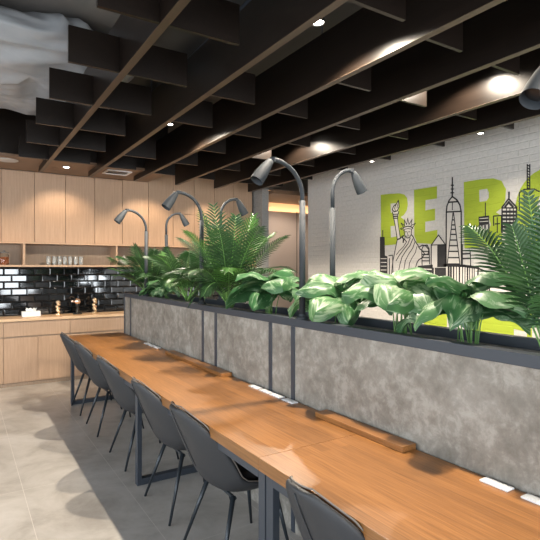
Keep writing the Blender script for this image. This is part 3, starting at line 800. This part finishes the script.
S([(180,418),(160,450),(130,480),(112,505)], 1.8); S([(250,450),(240,490),(215,530),(200,560)], 1.8)
S([(270,465),(290,480),(302,500),(285,525),(262,540),(250,560)], 2.4); S([(262,455),(286,440),(310,445),(330,470),(326,500),(304,505)], 2.2)
S([(88,545),(82,600),(78,650)], 2.2); S([(138,560),(125,620)], 2); S([(172,545),(160,620)], 2); S([(200,560),(192,630)], 2); S([(250,560),(238,600),(232,640)], 2.2)
m.build('statue_drawing', INK, mural)

S = lambda pts, w=2.2, closed=False: stroke(m, pts, w, fC, closed=closed)
m = MB()
# spire tower
S([(262,88),(262,148)], 3); S([(258,112),(266,112)], 2.2); S([(258,124),(266,124)], 2.2); S([(257,136),(267,136)], 2.2)
S([(243,197),(245,178),(252,160),(262,148),(276,158),(286,175),(290,196)], 3); S([(243,197),(290,195)], 3); S([(250,166),(280,164)], 3); S([(262,166),(262,190)], 2)
S([(243,197),(242,368)], 3); S([(290,195),(291,368)], 3)
S([(264,200),(246,362)], 2.2); S([(266,200),(286,362)], 2.2)
for k, y in enumerate((222,238,252,268,286,304,322,342,362)): S([(265-(y-195)*.105, y), (265+(y-195)*.115, y)], 2.6)
S([(237,366),(300,368),(344,374)], 5)
m.build('spire_tower', INK, mural)
m = MB()
# pointed tower
S([(420,182),(441,155),(466,182)], 3); S([(420,184),(466,184)], 2.6); S([(420,184),(421,262)], 2.6); S([(466,184),(466,262)], 2.6); S([(442,134),(442,156)], 3)
for y in (196,208,220,232,244,256): S([(424,y),(462,y)], 4.2)
for x_ in (434,445,456): S([(x_,186),(x_,260)], 1.8)
S([(430,180),(441,166),(454,180)], 4)
m.build('pointed_tower', INK, mural)
m = MB()
# ladder spire
S([(500,46),(500,125)], 2); S([(508,46),(508,125)], 2)
for k in range(9): S([(500,48+k*9),(508,52+k*9)], 1.6)
S([(475,190),(475,136),(490,125),(522,124),(538,132)], 2.2); S([(490,125),(490,180)], 1.8)
m.build('lattice_spire', INK, mural)
m = MB()
# antenna block
S([(367,168),(367,212)], 2.2); poly(m, [(345,212),(379,208),(379,236),(347,240)], h=.003); S([(347,240),(347,275)], 3); S([(356,240),(356,275)], 3); S([(366,240),(366,275)], 3); S([(378,236),(378,275)], 3)
S([(393,240),(393,210),(418,208),(418,262)], 2.2); S([(398,235),(412,234)], 2.2); S([(405,215),(405,262)], 2)
m.build('antenna_tower', INK, mural)
m = MB()
# low centre blocks
S([(294,320),(318,318),(320,340)], 2.2); S([(296,330),(316,329)], 3); S([(296,345),(320,344)], 3); S([(294,300),(294,368)], 2.2); S([(320,340),(320,370)], 2.2)
x_ = 250
rr = random.Random(5)
while x_ < 335: S([(x_,370),(x_+rr.uniform(-1,1),470)], rr.choice((2,3.4,4.5))); x_ += rr.uniform(6,10)
S([(344,376),(384,392)], 3); S([(344,376),(340,470)], 3); S([(352,398),(380,404),(380,450),(352,450)], 2.4, True)
for k in range(4): S([(357+k*6,404),(357+k*6,448)], 2)
m.build('striped_block', INK, mural)
m = MB()
# pyramid-roof box
S([(195,302),(218,270),(240,300)], 2.4); S([(195,302),(240,300)], 2); S([(195,302),(195,372)], 2.4)
poly(m, [(214,303),(242,300),(242,372),(214,372)], h=.003)
m.build('pyramid_roof_tower', INK, mural)
m = MB()
# dark low block with stripes left of spire tower
poly(m, [(152,368),(200,364),(200,374),(242,374),(242,428),(236,432),(152,432)], h=.003)
m.build('dark_block', INK, mural)
m = MB()
# grey dome block
S([(165,316),(170,304),(182,302),(188,314),(190,362)], 2.4); S([(165,316),(166,366)], 2.4)
for y in (322,332,342,352): S([(166,y),(189,y)], 2.2)
m.build('domed_block', INK, mural)
m = MB()
# far left dark tower
poly(m, [(32,276),(47,276),(48,335),(56,338),(56,420),(32,420)], h=.003); S([(41,256),(41,278)], 3)
S([(60,336),(72,334),(74,400)], 2.2); S([(62,345),(62,400)], 3)

m.build('dark_tower', INK, mural)
m = MB()
for y in (345,357,369,381,393,405): stroke(m, [(35,y),(53,y)], 1.6, fC, h=.0042)
for y in (378,390,402): stroke(m, [(170,y),(196,y+1)], 2.0, fC, h=.0042)
stroke(m, [(205,374),(205,428)], 1.8, fC, h=.0042)
for y in (218,228): stroke(m, [(349,y),(376,y-2)], 1.2, fC, h=.0042)
m.build('window_marks', PALE, mural)

# ------------------------------------------------------------------ daylight + camera
w = bpy.data.worlds.new('sky'); bpy.context.scene.world = w; w.use_nodes = True
nt = w.node_tree; bg = nt.nodes['Background']
sky = nt.nodes.new('ShaderNodeTexSky'); sky.sky_type = 'NISHITA'; sky.sun_disc = False; sky.sun_elevation = R(40)
nt.links.new(sky.outputs[0], bg.inputs['Color']); bg.inputs['Strength'].default_value = .35
def area(name, loc, rot, sx, sy, e, c):
    l = bpy.data.lights.new(name, 'AREA'); l.shape = 'RECTANGLE'; l.size = sx; l.size_y = sy; l.energy = e; l.color = c
    o = bpy.data.objects.new(name, l); o.location = loc; o.rotation_euler = rot; col.objects.link(o)
for (a, b) in WL: area('window_daylight', (X0-.02, (a+b)/2, 1.55), (0, R(-90), 0), 2.05, b-a-.05, 90, (.88,.94,1))
for (a, b) in WR: area('window_daylight', ((a+b)/2, Y0-.02, 1.55), (R(90), 0, 0), b-a-.05, 2.05, 130, (.88,.94,1))

cd = bpy.data.cameras.new('camera'); cam = bpy.data.objects.new('camera', cd); col.objects.link(cam)
cam.location = (0, 0, CZ); cam.rotation_euler = (R(90), 0, -TH); cd.sensor_width = 36; cd.lens = 36*F/540; cd.shift_y = -(270-HY)/540
cd.clip_start = .02
sc = bpy.context.scene; sc.camera = cam
sc.view_settings.view_transform = 'Standard'; sc.view_settings.look = 'None'; sc.view_settings.exposure = 0; sc.view_settings.gamma = 1
